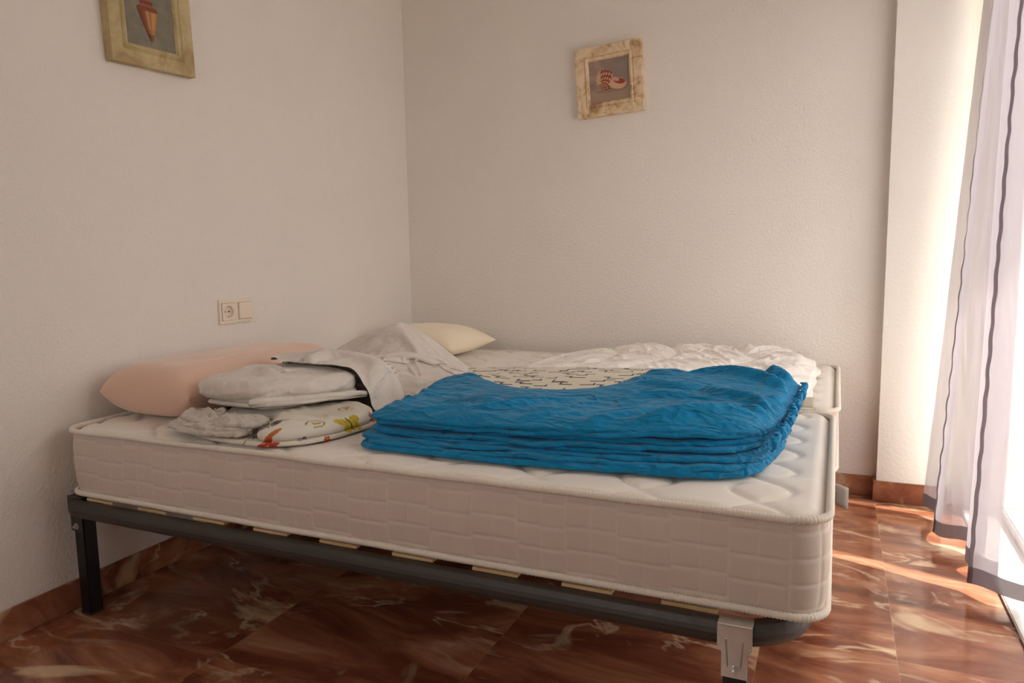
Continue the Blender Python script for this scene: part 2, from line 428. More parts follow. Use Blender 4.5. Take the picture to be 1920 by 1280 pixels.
def fabric(name, col, rough=.9, sheen=.3, scale=900, bstr=.15, var=.04, crease=None):
    m = NT(name, col, rough)
    co = m.coord()
    a = m.noise(co, scale, 2, .5); b = m.noise(co, 5, 3, .5)
    m.base(m.mix(b, tuple(max(0, c*(1-var)) for c in col[:3])+(1,), tuple(min(1, c*(1+var)) for c in col[:3])+(1,)))
    m.b.inputs['Sheen Weight'].default_value = sheen; m.b.inputs['Sheen Roughness'].default_value = .5
    m.b.inputs['Specular IOR Level'].default_value = .15
    m.bump(a, bstr, .0006)
    if crease:
        # soft sharp-backed creases of worn cotton: two warped ridge fields
        sc, amp, st = crease; hs = None
        for q, (rot, mul) in enumerate(((.25, 1.0), (-.55, 2.1))):
            cc = m.coord(tuple(v_*mul for v_ in st), (0, 0, rot)); nn = m.noise(cc, sc, 2, .45, .9)
            r_ = m.math('SUBTRACT', 1, m.math('MULTIPLY', m.math('ABSOLUTE', m.math('SUBTRACT', nn, .5)), 5)); r_ = m.math('MULTIPLY', m.math('MAXIMUM', r_, 0), 1/mul)
            hs = r_ if hs is None else m.math('ADD', hs, r_)
        k = m.n('ShaderNodeBump'); k.inputs['Strength'].default_value = 1; k.inputs['Distance'].default_value = amp
        old = m.b.inputs['Normal'].links[0].from_node; m.l(hs, k.inputs['Height']); m.l(k.outputs[0], old.inputs['Normal'])
    return m
M_ticking = fabric('white_mattress_ticking', (.80, .735, .66, 1), scale=500, bstr=.3).m
_b = fabric('woven_mattress_border', (.62, .525, .455, 1), scale=650, bstr=.5, var=.05)
_a = _b.n('ShaderNodeAttribute'); _a.attribute_name = 'thread'
_src = _b.b.inputs['Base Color'].links[0].from_socket; _b.base(_b.mix(_a.outputs['Fac'], _src, (.76, .67, .59, 1))); M_border = _b.m
M_piping = fabric('ribbed_piping', (.78, .70, .61, 1)).m
M_blue = fabric('blue_cotton', (.004, .205, .425, 1), .75, .12, 1100, .1, .08, crease=(7, .007, (1, 2.4, 2.4))).m
M_grey = fabric('pale_grey_cotton', (.66, .60, .545, 1), .7, .3, crease=(5, .0045, (1.5, 1, 1.6))).m
M_grey2 = fabric('warm_grey_jersey', (.56, .50, .44, 1), .85, .3, crease=(16, .004, (1, 1.3, 1.5))).m
M_peach = fabric('peach_jersey', (.72, .49, .38, 1), .9, .4).m
M_cream = fabric('cream_cotton', (.88, .77, .58, 1), .9, .3).m
M_white = fabric('white_quilt_cotton', (.90, .85, .79, 1), .8, .3, crease=(14, .003, (1, 1.2, 1.2))).m
M_lining = fabric('ivory_lining', (.66, .60, .48, 1), .9, .2).m
M_ink = fabric('black_print', (.02, .018, .016, 1), .9, .1).m
M_label = fabric('grey_label', (.55, .52, .50, 1), .7, .1).m
M_print = fabric('printed_label_text', (.22, .20, .19, 1), .7, .1).m
def steel(name, col, rough, metal, sc=60):
    m = NT(name, col, rough, metal); co = m.coord()
    m.l(m.math('MULTIPLY_ADD', m.noise(co, sc, 4), .25, rough-.1), m.b.inputs['Roughness'])
    m.base(m.mix(m.noise(co, 25, 4, .6), tuple(c*.8 for c in col[:3])+(1,), tuple(min(1, c*1.15) for c in col[:3])+(1,)))
    return m.m
M_frame = steel('grey_brown_painted_steel', (.050, .041, .034, 1), .5, .1)
M_black = steel('black_painted_steel', (.006, .006, .006, 1), .4, .1)
M_zinc = steel('zinc_plated_steel', (.66, .64, .60, 1), .30, .9, 120)
M_slat = NT('beech_plywood', (.62, .43, .22, 1), .5)
_c = M_slat.coord((3, 40, 40)); M_slat.base(M_slat.ramp(M_slat.noise(_c, 4, 4), [(.3, (.50, .31, .14, 1)), (.7, (.72, .53, .30, 1))])); M_slat = M_slat.m
M_plastic = NT('ivory_plastic', (.80, .70, .58, 1), .35); _c = M_plastic.coord(); M_plastic.base(M_plastic.mix(M_plastic.noise(_c, 8), (.78, .68, .56, 1), (.82, .73, .62, 1))); M_plastic = M_plastic.m
M_dark = NT('dark_recess', (.03, .024, .02, 1), .6); _c = M_dark.coord(); M_dark.base(M_dark.mix(M_dark.noise(_c, 30), (.02, .016, .012, 1), (.04, .03, .025, 1))); M_dark = M_dark.m
M_alu = steel('white_lacquered_aluminium', (.80, .78, .75, 1), .35, 0)
M_render = plaster('balcony_render', (.78, .74, .68, 1))

def attr_mat(name, rough=.85, sc=400):
    m = NT(name, (1, 1, 1, 1), rough)
    a = m.n('ShaderNodeAttribute'); a.attribute_name = 'paint'
    co = m.coord(); n = m.noise(co, sc, 3)
    m.base(m.mix(m.math('MULTIPLY', n, .25), a.outputs['Color'], m.mix(1.0, a.outputs['Color'], (.7, .66, .6, 1), 'MULTIPLY')))
    m.b.inputs['Specular IOR Level'].default_value = .2
    m.bump(n, .2, .0006); return m.m
M_floral = attr_mat('floral_printed_cotton'); M_canvas = attr_mat('painted_canvas', .7, 160)

def distressed(name, a, b, c, sc=9):
    m = NT(name, a, .6); co = m.coord()
    x = m.ramp(m.noise(co, sc, 6, .65, 1.0), [(.34, c), (.47, b), (.58, a), (.8, tuple(min(1, q*1.1) for q in a[:3])+(1,))])
    m.base(x); m.bump(m.noise(co, sc*3, 5), .35, .002); return m.m
M_fr_olive = distressed('aged_olive_cream_paint', (.54, .44, .25, 1), (.47, .37, .185, 1), (.36, .24, .11, 1))
M_fr_tan = distressed('aged_tan_cream_paint', (.76, .60, .41, 1), (.64, .47, .28, 1), (.38, .22, .10, 1), 20)

def sheer(name, col, opac, trans=.55):
    m = NT(name); t = m.t; t.nodes.remove(m.b); out = [n for n in t.nodes if n.type == 'OUTPUT_MATERIAL'][0]
    tr = m.n('ShaderNodeBsdfTransparent'); tr.inputs[0].default_value = (1, .98, .98, 1)
    df = m.n('ShaderNodeBsdfDiffuse'); df.inputs[0].default_value = col
    tl = m.n('ShaderNodeBsdfTranslucent'); tl.inputs[0].default_value = col
    a = m.n('ShaderNodeMixShader'); a.inputs[0].default_value = trans; m.l(df.outputs[0], a.inputs[1]); m.l(tl.outputs[0], a.inputs[2])
    # the thin weave closes up when it is seen edge-on
    lw = m.n('ShaderNodeLayerWeight'); lw.inputs[0].default_value = .35
    co = m.coord((1, 1, 1)); wv = m.noise(co, 260, 2)
    f = m.math('MULTIPLY_ADD', lw.outputs['Facing'], .30, opac-.03); f = m.math('MULTIPLY_ADD', wv, .06, f); f = m.math('MINIMUM', f, .97)
    b = m.n('ShaderNodeMixShader'); m.l(f, b.inputs[0]); m.l(tr.outputs[0], b.inputs[1]); m.l(a.outputs[0], b.inputs[2])
    m.l(b.outputs[0], out.inputs[0]); return m.m
M_sheer = sheer('mauve_grey_voile', (.33, .295, .325, 1), .66)
M_hem = sheer('doubled_mauve_voile', (.20, .165, .185, 1), .86, .4)

# ------------------------------------------------------------------ room shell
XR, XW = 2.44, 2.62          # inner and outer face of the balcony wall
YF, HZ = -4.4, 2.55
WY0, WY1, WZ = -1.85, -0.10, 2.15
def struct(o): o['kind'] = 'structure'; return o
struct(box('floor', -.15, XW, YF-.15, .15, -.06, 0, M_floor))
struct(box('ceiling', -.15, XW, YF-.15, .15, HZ, HZ+.12, M_ceil))
struct(box('wall_left', -.15, 0, YF-.15, .15, 0, HZ, M_wall))
bm = bmesh.new(); add_box(bm, 0, XW, 0, .15, 0, HZ)
struct(link_bm('wall_back', bm, M_wall))
bm = bmesh.new(); F0, F1, FZ0, FZ1 = .80, 1.50, 1.0, 2.1      # window added behind the camera to brighten the back wall
add_box(bm, 0, F0, YF-.15, YF, 0, HZ); add_box(bm, F1, XW, YF-.15, YF, 0, HZ); add_box(bm, F0, F1, YF-.15, YF, 0, FZ0); add_box(bm, F0, F1, YF-.15, YF, FZ1, HZ)
struct(link_bm('wall_front', bm, M_wall))
bm = bmesh.new()
for a_ in ((F0, F1, FZ0, FZ0+.05), (F0, F1, FZ1-.05, FZ1), (F0, F0+.05, FZ0, FZ1), (F1-.05, F1, FZ0, FZ1), ((F0+F1)/2-.025, (F0+F1)/2+.025, FZ0, FZ1)):
    add_box(bm, a_[0], a_[1], YF-.10, YF-.05, a_[2], a_[3])
fill_win = struct(link_bm('added_fill_window', bm, M_alu))
bm = bmesh.new(); add_box(bm, XR, XW, WY1, 0, 0, HZ); add_box(bm, XR, XW, YF, WY0, 0, HZ); add_box(bm, XR, XW, WY0, WY1, WZ, HZ)
struct(link_bm('wall_right', bm, M_wall))
struct(box('wall_column', 2.103, 2.328, -.056, 0, 0, HZ, M_col))
HB = .080
struct(box('baseboard_left', 0, .012, YF, 0, 0, HB, M_base, bev=.002))
bm = bmesh.new(); add_box(bm, .012, 2.093, -.012, 0, 0, HB, .002)
struct(link_bm('baseboard_back', bm, M_base))
bm = bmesh.new(); add_box(bm, 2.091, 2.338, -.068, 0, 0, HB, .002)
struct(link_bm('baseboard_column', bm, M_base))
# balcony door in the right wall: lacquered frame, fixed glass leaves
bm = bmesh.new()
fx0, fx1 = 2.50, 2.55
add_box(bm, fx0, fx1, WY0, WY1, 0, .05, .004); add_box(bm, fx0, fx1, WY0, WY1, WZ-.06, WZ, .004)
for y in (WY0, (WY0+WY1)/2-.03, WY1-.05): add_box(bm, fx0, fx1, y, y+.05, .05, WZ-.06, .004)
win = struct(link_bm('window_1', bm, M_alu))
gl = NT('window_glass'); gt = gl.t; gt.nodes.remove(gl.b)
_o = [n for n in gt.nodes if n.type == 'OUTPUT_MATERIAL'][0]; _t = gl.n('ShaderNodeBsdfTransparent'); _t.inputs[0].default_value = (.96, .97, .96, 1)
_g = gl.n('ShaderNodeBsdfGlossy'); _g.inputs['Roughness'].default_value = .02; _m = gl.n('ShaderNodeMixShader'); _m.inputs[0].default_value = .05
gl.l(_t.outputs[0], _m.inputs[1]); gl.l(_g.outputs[0], _m.inputs[2]); gl.l(_m.outputs[0], _o.inputs[0])
for y0, y1 in ((WY0+.05, (WY0+WY1)/2-.03), ((WY0+WY1)/2+.02, WY1-.05)):
    box('glass_pane', 2.522, 2.528, y0, y1, .05, WZ-.06, gl.m, win)
struct(box('trim_1', 2.385, 2.50, WY0, WY1, 0, .012, M_alu, bev=.003))     # pale threshold strip under the curtains
# outside: balcony floor, parapet, and an unseen slab added to cut off the sun
struct(box('floor_balcony', XW, 4.0, -5, 2, -.10, -.02, M_render))
struct(box('wall_balcony', 3.9, 4.0, -5, 2, -.02, .75, M_render))
struct(box('added_sun_overhang', XW, 3.25, -5, 2, 2.55, 2.70, M_render))

# ------------------------------------------------------------------ mattress
MX0, ML, MW, MZ0, MZ1, MR = .042, 1.90, .880, .341, .527, .055
def mattress_outline(n, inset=0, r=MR):
    a, b = inset, ML-inset; c, d = inset, MW-inset
    pts = []
    for cx, cy, a0 in ((b-r, c+r, -PI/2), (b-r, d-r, 0), (a+r, d-r, PI/2), (a+r, c+r, PI)):
        for k in range(13): t = a0+PI/2*k/12; pts.append(Vector((cx+r*math.cos(t), cy+r*math.sin(t))))
    return resample(pts, n)
def make_mattress():
    root = empty('mattress')
    H = MZ1-MZ0
    # quilted side border: puffed cells
    N = 1500; K = 60; o = mattress_outline(N, .004); ns = normals2(o); per = 2*(ML+MW)-8*MR+2*PI*MR
    V = []; F = []
    nc = int(per/.0505); TH = []
    for k in range(K+1):
        v = k/K; z = .006+(H-.012)*v
        for i in range(N):
            s = i/N*nc; s += .06*nz(s*.7, v*3, 8); ci = math.floor(s); fs = s-ci
            jog = (.0035 if (ci//2) % 2 else -.0035)/H + .012*nz(ci*.37, 1.3)
            vv = (v+jog-.075)/.262
            fv = vv-math.floor(vv)
            gs = min(fs, 1-fs)*.0505; gv = min(fv, 1-fv)*.262*H
            g = 1-math.exp(-(gs/.0030)**1.4); g2 = 1-math.exp(-(gv/.0030)**1.4)
            TH.append(.6*max(math.exp(-(gs/.0017)**2), math.exp(-(gv/.0017)**2))*(.55+.45*nz(s*.3, v*4, 6)))
            d = .0024*g*g2 + .0085*math.sin(PI*v)**.7 + .0035*nz(i/N*34, v*1.6, 5) - .004*max(0, .3-v)
            p = o[i]+ns[i]*(d-.004); V.append((p.x, p.y, z))
    for k in range(K):
        for i in range(N):
            j = (i+1) % N; F.append((k*N+i, k*N+j, (k+1)*N+j, (k+1)*N+i))
    sb_ = link('side_border', V, F, M_border, root)
    at = sb_.data.attributes.new('thread', 'FLOAT', 'POINT'); at.data.foreach_set('value', [max(0, t) for t in TH])
    # quilted top, flat bottom
    def panel(name, z, sgn, nx, ny, groove):
        V = []; F = []; ins = .006
        for j in range(ny+1):
            for i in range(nx+1):
                x = ins+(ML-2*ins)*i/nx; y = ins+(MW-2*ins)*j/ny
                ex, ey = min(x, ML-x)-ins, min(y, MW-y)-ins; r = MR
                X, Y = x, y
                if ex < r and ey < r:
                    a, b = 1-ex/r, 1-ey/r; hh = math.hypot(a, b)
                    sc = max(a, b)/hh if hh > 0 else 1
                    a2, b2 = a*sc, b*sc
                    X = (ins+r-a2*r) if x < ML/2 else ML-(ins+r-a2*r)
                    Y = (ins+r-b2*r) if y < MW/2 else MW-(ins+r-b2*r)
                e = min(ex, ey); zz = 0
                if groove:
                    A = .055; P = .27; S = .215
                    ph = 2*PI*Y/P; g = 9
                    for k in range(-1, 10):
                        for sg in (1, -1):
                            xc = k*S+.06+sg*A*math.cos(ph); slope = A*2*PI/P*abs(math.sin(ph))
                            q = abs(X-xc)/math.sqrt(1+slope*slope)
                            # the stitch runs in strokes that stop short of each other
                            if sg == 1 and math.cos(ph*1+k) > .75: q += .02
                            g = min(g, q)
                    puff = 1-math.exp(-(g/.0065)**1.1)
                    zz = .0065*puff+.003*(1-math.exp(-(g/.03))) + .0018*nz(X*9, Y*9, 2)
                    ed = min(1, max(e, 0)/.022); zz = zz*(.15+.85*ed)+.004*ed - .006*(1-ed)
                V.append((X, Y, z+sgn*zz))
        for j in range(ny):
            for i in range(nx):
                a = j*(nx+1)+i; q = (a, a+1, a+nx+2, a+nx+1); F.append(q if sgn > 0 else q[::-1])
        link(name, V, F, M_ticking, root)
    panel('quilted_top', H-.0125, 1, 300, 150, True)
    panel('underside', .006, -1, 60, 30, False)
    # ribbed piping top and bottom
    for nm, z in (('piping', H-.006), ('piping', .0095)):
        N = 2400; o = mattress_outline(N, .002); ns = normals2(o); R8 = 8; V = []; F = []
        for i in range(N):
            rr = .0066+.0009*math.sin(i/N*per/.0062*2*PI)
            wob = .003*nz(i/N*30, z*9) if z > .1 else .0015*nz(i/N*22, 4)
            for k in range(R8):
                a = 2*PI*k/R8; p = o[i]+ns[i]*(rr*math.cos(a)+.002); V.append((p.x, p.y, z+rr*1.1*math.sin(a)+wob))
        for i in range(N):
            j = (i+1) % N
            for k in range(R8):
                l = (k+1) % R8; F.append((i*R8+k, j*R8+k, j*R8+l, i*R8+l))
        link(nm, V, F, M_piping, root)
    return root

def copy_tree(o, parent=None):
    c = o.copy(); C.objects.link(c)
    if parent: c.parent = parent
    for ch in o.children: copy_tree(ch, c)
    return c

near = make_mattress(); near.location = (MX0, -1.8555, MZ0)
tag(near, 'white quilted mattress nearest the camera, blue duvet cover lying on it', 'mattress', 'pair of single mattresses')
far = copy_tree(near); far.location = (MX0+.012, -.952, MZ0)
tag(far, 'white quilted mattress by the back wall, under the white quilt', 'mattress', 'pair of single mattresses')
# care tag sewn to the foot end of the near mattress
V = []; F = []
for j in range(7):
    for i in range(5):
        u, v = i/4, j/6
        V.append((1.893+.052*u, (.880)-.02*u, -.005-.062*v-.012*u+.004*math.sin(v*3)))
for j in range(6):
    for i in range(4): a = j*5+i; F.append((a, a+1, a+6, a+5))
ct = link('care_tag', V, F, M_label, near); ct['label'] = 'small grey fabric care tag'
sm = ct.modifiers.new('s', 'SOLIDIFY'); sm.thickness = .0008
bm = bmesh.new()
for k in range(4): add_box(bm, 1.912, 1.928-.004*(k % 2), (.870), .8712, -.040-.007*k, -.038-.007*k)
link_bm('care_tag_print', bm, M_print, ct)

# ------------------------------------------------------------------ bed base
RX0, RX1, RY0, RY1, RZ = .045, 1.925, -1.890, -1.005, .334
def make_base():
    root = empty('slatted_bed_base')
    # tube frame loop: rounded corners, D-shaped section with a crease
    def loop(n, off):
        pts = []
        for cx, cy, a0, r in ((RX1, RY0, -PI/2, .15), (RX1, RY1, 0, .15), (RX0, RY1, PI/2, .06), (RX0, RY0, PI, .06)):
            sx = -1 if cx > 1 else 1; sy = 1 if cy == RY0 else -1
            ox, oy = cx+sx*r, cy+sy*r
            for k in range(13): t = a0+PI/2*k/12; pts.append(Vector((ox+(r-off)*math.cos(t), oy+(r-off)*math.sin(t))))
        return resample(pts, n)
    N = 1000
    prof = [(.012, .334), (.007, .3325), (.002, .318), (.0, .306), (.0025, .3035), (.004, .290), (.009, .276), (.030, .276), (.034, .284), (.034, .328), (.028, .334)]
    prof = [(o_, .334-(.334-z_)*.72) for o_, z_ in prof]
    V = []; F = []
    base_o = loop(N, 0); ns = normals2(base_o)
    for off, z in prof:
        for p, n in zip(base_o, ns): q = p-n*off; V.append((q.x, q.y, z))
    K = len(prof)
    for k in range(K):
        l = (k+1) % K
        for i in range(N): j = (i+1) % N; F.append((k*N+i, k*N+j, l*N+j, l*N+i))
    fixn(link('frame', V, F, M_frame, root, smooth=False))
    bm = bmesh.new(); ym = (RY0+RY1)/2; add_box(bm, RX0+.03, RX1-.03, ym-.015, ym+.015, .300, .330, .002)
    link_bm('centre_rail', bm, M_frame, root)
    # bowed plywood slats
    for k in range(9):
        xc = .172+.193*k; V = []; F = []; n = 16
        for j in range(n+1):
            v = j/n; y = RY0+.031+(RY1-RY0-.062)*v; z = .3343
            for x, dz in ((xc-.05, 0), (xc+.05, 0), (xc+.05, .0065), (xc-.05, .0065)): V.append((x, y, z+dz))
        for j in range(n):
            for a, b in ((0, 1), (1, 2), (2, 3), (3, 0)): F.append((j*4+a, j*4+b, j*4+4+b, j*4+4+a))
        F.append((0, 3, 2, 1)); F.append((n*4, n*4+1, n*4+2, n*4+3))
        s = fixn(link('slat', V, F, M_slat, root, smooth=False))
        if k == 0: s['label'] = 'pale plywood slat'
    # legs with clamp brackets
    for x, y, m, sg in ((1.800, RY0+.020, M_zinc, -1), (.072, RY0+.055, M_frame, -1), (1.800, RY1-.020, M_zinc, 1), (.072, RY1-.055, M_frame, 1)):
        bm = bmesh.new(); add_box(bm, x-.0195, x+.0195, y-.0195, y+.0195, .004, .292, .003)
        lg = link_bm('leg', bm, M_black, root)
        bm = bmesh.new(); add_box(bm, x-.021, x+.021, y-.021, y+.021, 0, .010, .003); link_bm('foot_cap', bm, M_dark, lg)
        # bracket: folded plate over the rail narrowing down onto the leg
        bm = bmesh.new(); yo = RY0-.003 if sg < 0 else RY1+.003
        if x < 1: yo = y+sg*.0215
        f = lambda yy: (yy, yy+sg*.003)
        y0, y1 = sorted(f(yo)); W1, W2 = .029, .0215
        prof2 = [(-W1, .338), (W1, .338), (W1, .300), (W1-.002, .293), (W2, .286), (W2, .242), (-W2, .242), (-W2, .286), (-W1+.002, .293), (-W1, .300)]
        va = [bm.verts.new((x+a, y0, z)) for a, z in prof2]; vb = [bm.verts.new((x+a, y1, z)) for a, z in prof2]
        bm.faces.new(va); bm.faces.new(vb[::-1])
        for i in range(len(va)): j = (i+1) % len(va); bm.faces.new((va[i], va[j], vb[j], vb[i]))
        add_box(bm, x-W1, x+W1, min(yo, yo-sg*.035), max(yo, yo-sg*.035), .3345, .3375, .0008)
        add_cyl(bm, (x-W1+.001, yo+sg*.0015, .3368), (1, 0, 0), .0026, 2*W1-.002, 12)
        for q_ in (-.012, 0, .012):
            if q_: add_cyl(bm, (x+q_*.9, y0 if sg < 0 else y1, .262), (q_*.35, 0, .06), .0014, .050, 8)
        br = link_bm('bracket', bm, m, lg); br['label'] = 'metal clamp bracket'
        bm = bmesh.new(); yb = y0 if sg < 0 else y1
        add_cyl(bm, (x, yb, .256), (0, sg, 0), .0085, .0015, 20); add_cyl(bm, (x, yb, .256), (0, sg, 0), .0062, .006, 6); add_cyl(bm, (x, yb, .256), (0, sg, 0), .0032, .010, 12)
        link_bm('bolt', bm, M_zinc, lg)
    return root
bb = make_base(); tag(bb, 'dark steel bed base with pale slats under the near mattress', 'bed base', 'slatted bed bases')
b2 = copy_tree(bb); b2.location = (.012, .925, 0); tag(b2, 'dark steel slatted bed base by the back wall, half hidden', 'bed base', 'slatted bed bases')

# ------------------------------------------------------------------ pillows
TOPZ = MZ1+.005
def pillow(name, mat, cx, cy, lx, ly, h, rot, pinch, seed, z0=TOPZ, sq=.35, wr=.004, ex=2.6, seam=.38):
    V = []; F = []; n = 70; m = 70
    c, s = math.cos(rot), math.sin(rot)
    for side in (1, -1):
        for j in range(m+1):
            for i in range(n+1):
                u = -1+2*i/n; v = -1+2*j/m
                u = math.sin(u*PI/2); v = math.sin(v*PI/2)
                a = 1-pinch*(1-v*v) if False else 1
                X = lx/2*u*(1-pinch*(1-abs(v)**2)*abs(u)**3); Y = ly/2*v*(1-pinch*(1-abs(u)**2)*abs(v)**3)
                q = max(0, (1-abs(u)**ex))*max(0, (1-abs(v)**ex)); hh = q**sq if ex < 3 else (max(0, 1-abs(u)**3.6)**.5)*(max(0, 1-abs(v)**12)**.5)
                z = (h*(1-seam) if side > 0 else h*seam)*hh*side
                e = q**.3
                w = wr*fold(X+seed, Y, seed, .4+seed, 5, 11)*e
                z += w if side > 0 else 0
                if side < 0: z = max(z, -h*seam)
                V.append((cx+X*c-Y*s, cy+X*s+Y*c, z0+h*seam+z))
    W = n+1; O = (n+1)*(m+1)
    for j in range(m):
        for i in range(n):
            a = j*W+i; F.append((a, a+1, a+W+1, a+W)); F.append((O+a, O+a+W, O+a+W+1, O+a+1))
    o = link(name, V, F, mat)
    bm = bmesh.new(); bm.from_mesh(o.data); bmesh.ops.remove_doubles(bm, verts=bm.verts, dist=.0004); bmesh.ops.recalc_face_normals(bm, faces=bm.faces); bm.to_mesh(o.data); bm.free()
    return o
p = pillow('pillow', M_peach, .207, -1.405, .345, .655, .150, .0, -.03, 1.3, wr=.004, ex=3.2, seam=.47)
tag(p, 'long plump peach pillow lying along the left wall at the near end', 'pillow')
p = pillow('pillow', M_cream, .290, -.325, .46, .40, .135, -.05, .10, 4.1, sq=.5, wr=.003)
tag(p, 'small cream pillow in the corner behind the crumpled grey sheet', 'pillow')

# ------------------------------------------------------------------ blue folded duvet cover
bd = empty('folded_duvet_cover', (1.4, -1.4, TOPZ))
OFF = Vector((1.4, -1.4, TOPZ))
def rel(V): return [(x-OFF.x, y-OFF.y, zsq(x, z)-OFF.z) for x, y, z in V]
V = []; F = []
foot = [(.925, -1.765), (1.25, -1.775), (1.55, -1.745), (1.80, -1.715), (1.845, -1.50), (1.852, -1.10), (1.40, -1.02), (.95, -1.10)]
tops = [(.925, -1.715), (1.25, -1.735), (1.55, -1.715), (1.81, -1.665), (1.845, -1.45), (1.86, -1.08), (1.40, -1.02), (.93, -1.12)]
nl = 7; z = TOPZ; tt = [.014, .010, .011, .009, .010, .011, .012]
for k in range(nl):
    f = k/(nl-1); shift = [.0, .004, -.006, -.010, -.004, -.012, .002][k]; sh2 = [0, -.03, .01, .03, .01, -.02, -.015][k]
    cs = [(a[0]*(1-f)+b[0]*f, a[1]*(1-f)+b[1]*f) for a, b in zip(foot, tops)]
    cs = [(x-sh2*(x < 1.1)*.6+(-.006 if k in (3, 4) and x > 1.7 else 0), y-shift*(y < -1.6)) for x, y in cs]
    if k >= 3: cs[0] = (cs[0][0]+[0, 0, 0, .03, .02, .0, .0][k], cs[0][1]+.01)
    ol = rpoly(cs, [.05, .3, .3, .10, .1, .05, .2, .06], 620)
    ol = [p+n*(.007*nz(p.x*7, p.y*7, k*3.3)+.004*nz(p.x*26, p.y*26, k*7)) for p, n in zip(ol, normals2(ol))]
    slab(ol, z, tt[k]*1.18, 5, side=lambda x, y, zz, k=k: .0045*nz(x*20, y*20, zz*90)+.002*nz(x*55, y*55, zz*90), V=V, F=F,
         bot=lambda x, y, k=k, z=z: z+(.0085*nz(x*5, y*3, k*1.9)+.0045*nz(x*15, y*12, k*2.3)+.0015*nz(x*40, y*30, k))*(k > 0))
    z += tt[k]
zt = z
def zsq(x, z): k = .74+.26*min(1, max(0, (x-.95)/.75)); return TOPZ-.001+(z-TOPZ+.001)*k
def hump(x, y):
    h = .022*math.exp(-((x-1.00)**2/.012+(y+1.33)**2/.008)) + .008*math.exp(-((x-1.5)**2/.16+(y+1.20)**2/.03))
    return h
def S(x, y): return .012+hump(x, y)+.007*nz(x*3.6, y*6, 1.1)+.014*max(0, min(1, (y+1.72)/.4))
def bluetop(x, y):
    r = max(0, (x-1.72)/.13)
    ruf = .004*math.sin((y+.012*nz(x*20, y*8))*2*PI/.022)*min(1, r)**2
    ss = lambda t: (lambda q: q*q*(3-2*q))(max(0, min(1, t)))
    calm = 1-.75*ss((y+1.58)/.12)*ss((1.54-x)/.10)*ss((x-.96)/.12)
    rl = relief('blue', (x-.93)/.95, (y+1.745)/.66); 
    return S(x, y)+1.45*calm*rl+.004*(1-calm)+ruf
topo = [(.925, -1.71), (1.20, -1.735), (1.55, -1.715), (1.815, -1.655), (1.85, -1.45), (1.865, -1.095), (1.62, -1.10), (1.475, -1.10), (1.465, -1.24), (1.42, -1.37), (1.30, -1.41), (1.18, -1.395), (1.08, -1.35), (1.0, -1.27), (.955, -1.25), (.925, -1.32), (.93, -1.52)]
ol = rpoly(topo, [.04, .3, .3, .09, .1, .04, .1, .03, .05, .05, .05, .05, .05, .05, .03, .1, .2], 900)
ol = [p+n*(.006*nz(p.x*11, p.y*11, 33)+.003*nz(p.x*40, p.y*40, 7)) for p, n in zip(ol, normals2(ol))]
slab(ol, zt-.001, .013, 150, tri=.0048, absz=lambda x, y: zt+.012+bluetop(x, y), edge=.03, cen=(1.45, -1.56), V=V, F=F, bot=lambda x, y: zt-.001+(.006*nz(x*7, y*7, 9) if y < -1.5 else 0)+max(0, min(1, (y+1.50)/.08))*(S(x, y)-.001)*(1 if x < 1.52 else max(.1, 1-(x-1.52)/.2)))
cover = fixn(link('blue_cotton_stack', rel(V), F, M_blue, bd))
# ruched end of the top layers (right) and their rolled openings
V = []; F = []
N = 420
path = [(1.835, -1.66, zt-.018), (1.858, -1.50, zt-.006), (1.864, -1.36, zt+.002), (1.872, -1.22, zt+.004), (1.872, -1.10, zt+.002)]
cc = catmull(path, N, False); M = 9
for i, q in enumerate(cc):
    t = i/(N-1)
    for k in range(M):
        f = k/(M-1); a = i*.42+1.2*nz(i*.05, f*2, 3)
        x = q.x-.003+(.0045+.004*nz(i*.03, 2))*math.sin(a)*(.3+f)+.005*math.sin(PI*f)+.006*nz(t*9, f, 4); z = q.z+(-.012+.034*f)*(.7+.5*nz(t*6, 1))
        V.append((x, q.y+.003*math.cos(a*1.3+f*2), z))
for i in range(N-1):
    for k in range(M-1): F.append((i*M+k, i*M+k+1, i*M+M+k+1, i*M+M+k))
rc = link('gathered_hem', rel(V), F, M_blue, bd); rc['label'] = 'ruffled elastic edge'
_m = rc.modifiers.new('s', 'SOLIDIFY'); _m.thickness = .002
# printed reverse side showing behind the blue
rng = random.Random(5)
px0, px1, py0, py1 = .84, 1.52, -1.46, -.99
gs = .0026; nx, ny = int((px1-px0)/gs), int((py1-py0)/gs)
ink = np.zeros((ny, nx), bool)
def stroke(i0, j0, i1, j1, wd):
    a, b = sorted((i0, i1)); c, d = sorted((j0, j1)); ink[max(0, c):max(0, d+wd), max(0, a):max(0, b+wd)] = True
cell = .045
for jj in range(int((py1-py0)/cell)+1):
    for ii in range(int((px1-px0)/cell/1.25)+1):
        if rng.random() < .12: continue
        i = int((ii*cell*1.25+(jj % 2)*.02+rng.uniform(-.014, .014))/gs); j = int((jj*cell+rng.uniform(-.014, .014))/gs)
        L = lambda a, b: int(rng.uniform(a, b)/gs)
        d = rng.choice([1, -1])
        k1 = L(.022, .042); stroke(i, j, i+k1, j, 3); k2 = L(.014, .024)
        stroke(i+(k1 if d > 0 else 0), j, i+(k1 if d > 0 else 0), j+k2, 2)
        if rng.random() < .7:
            k3 = L(.012, .026); x = i+(k1 if d > 0 else 0); stroke(x, j+k2, x+d*k3, j+k2, 3)
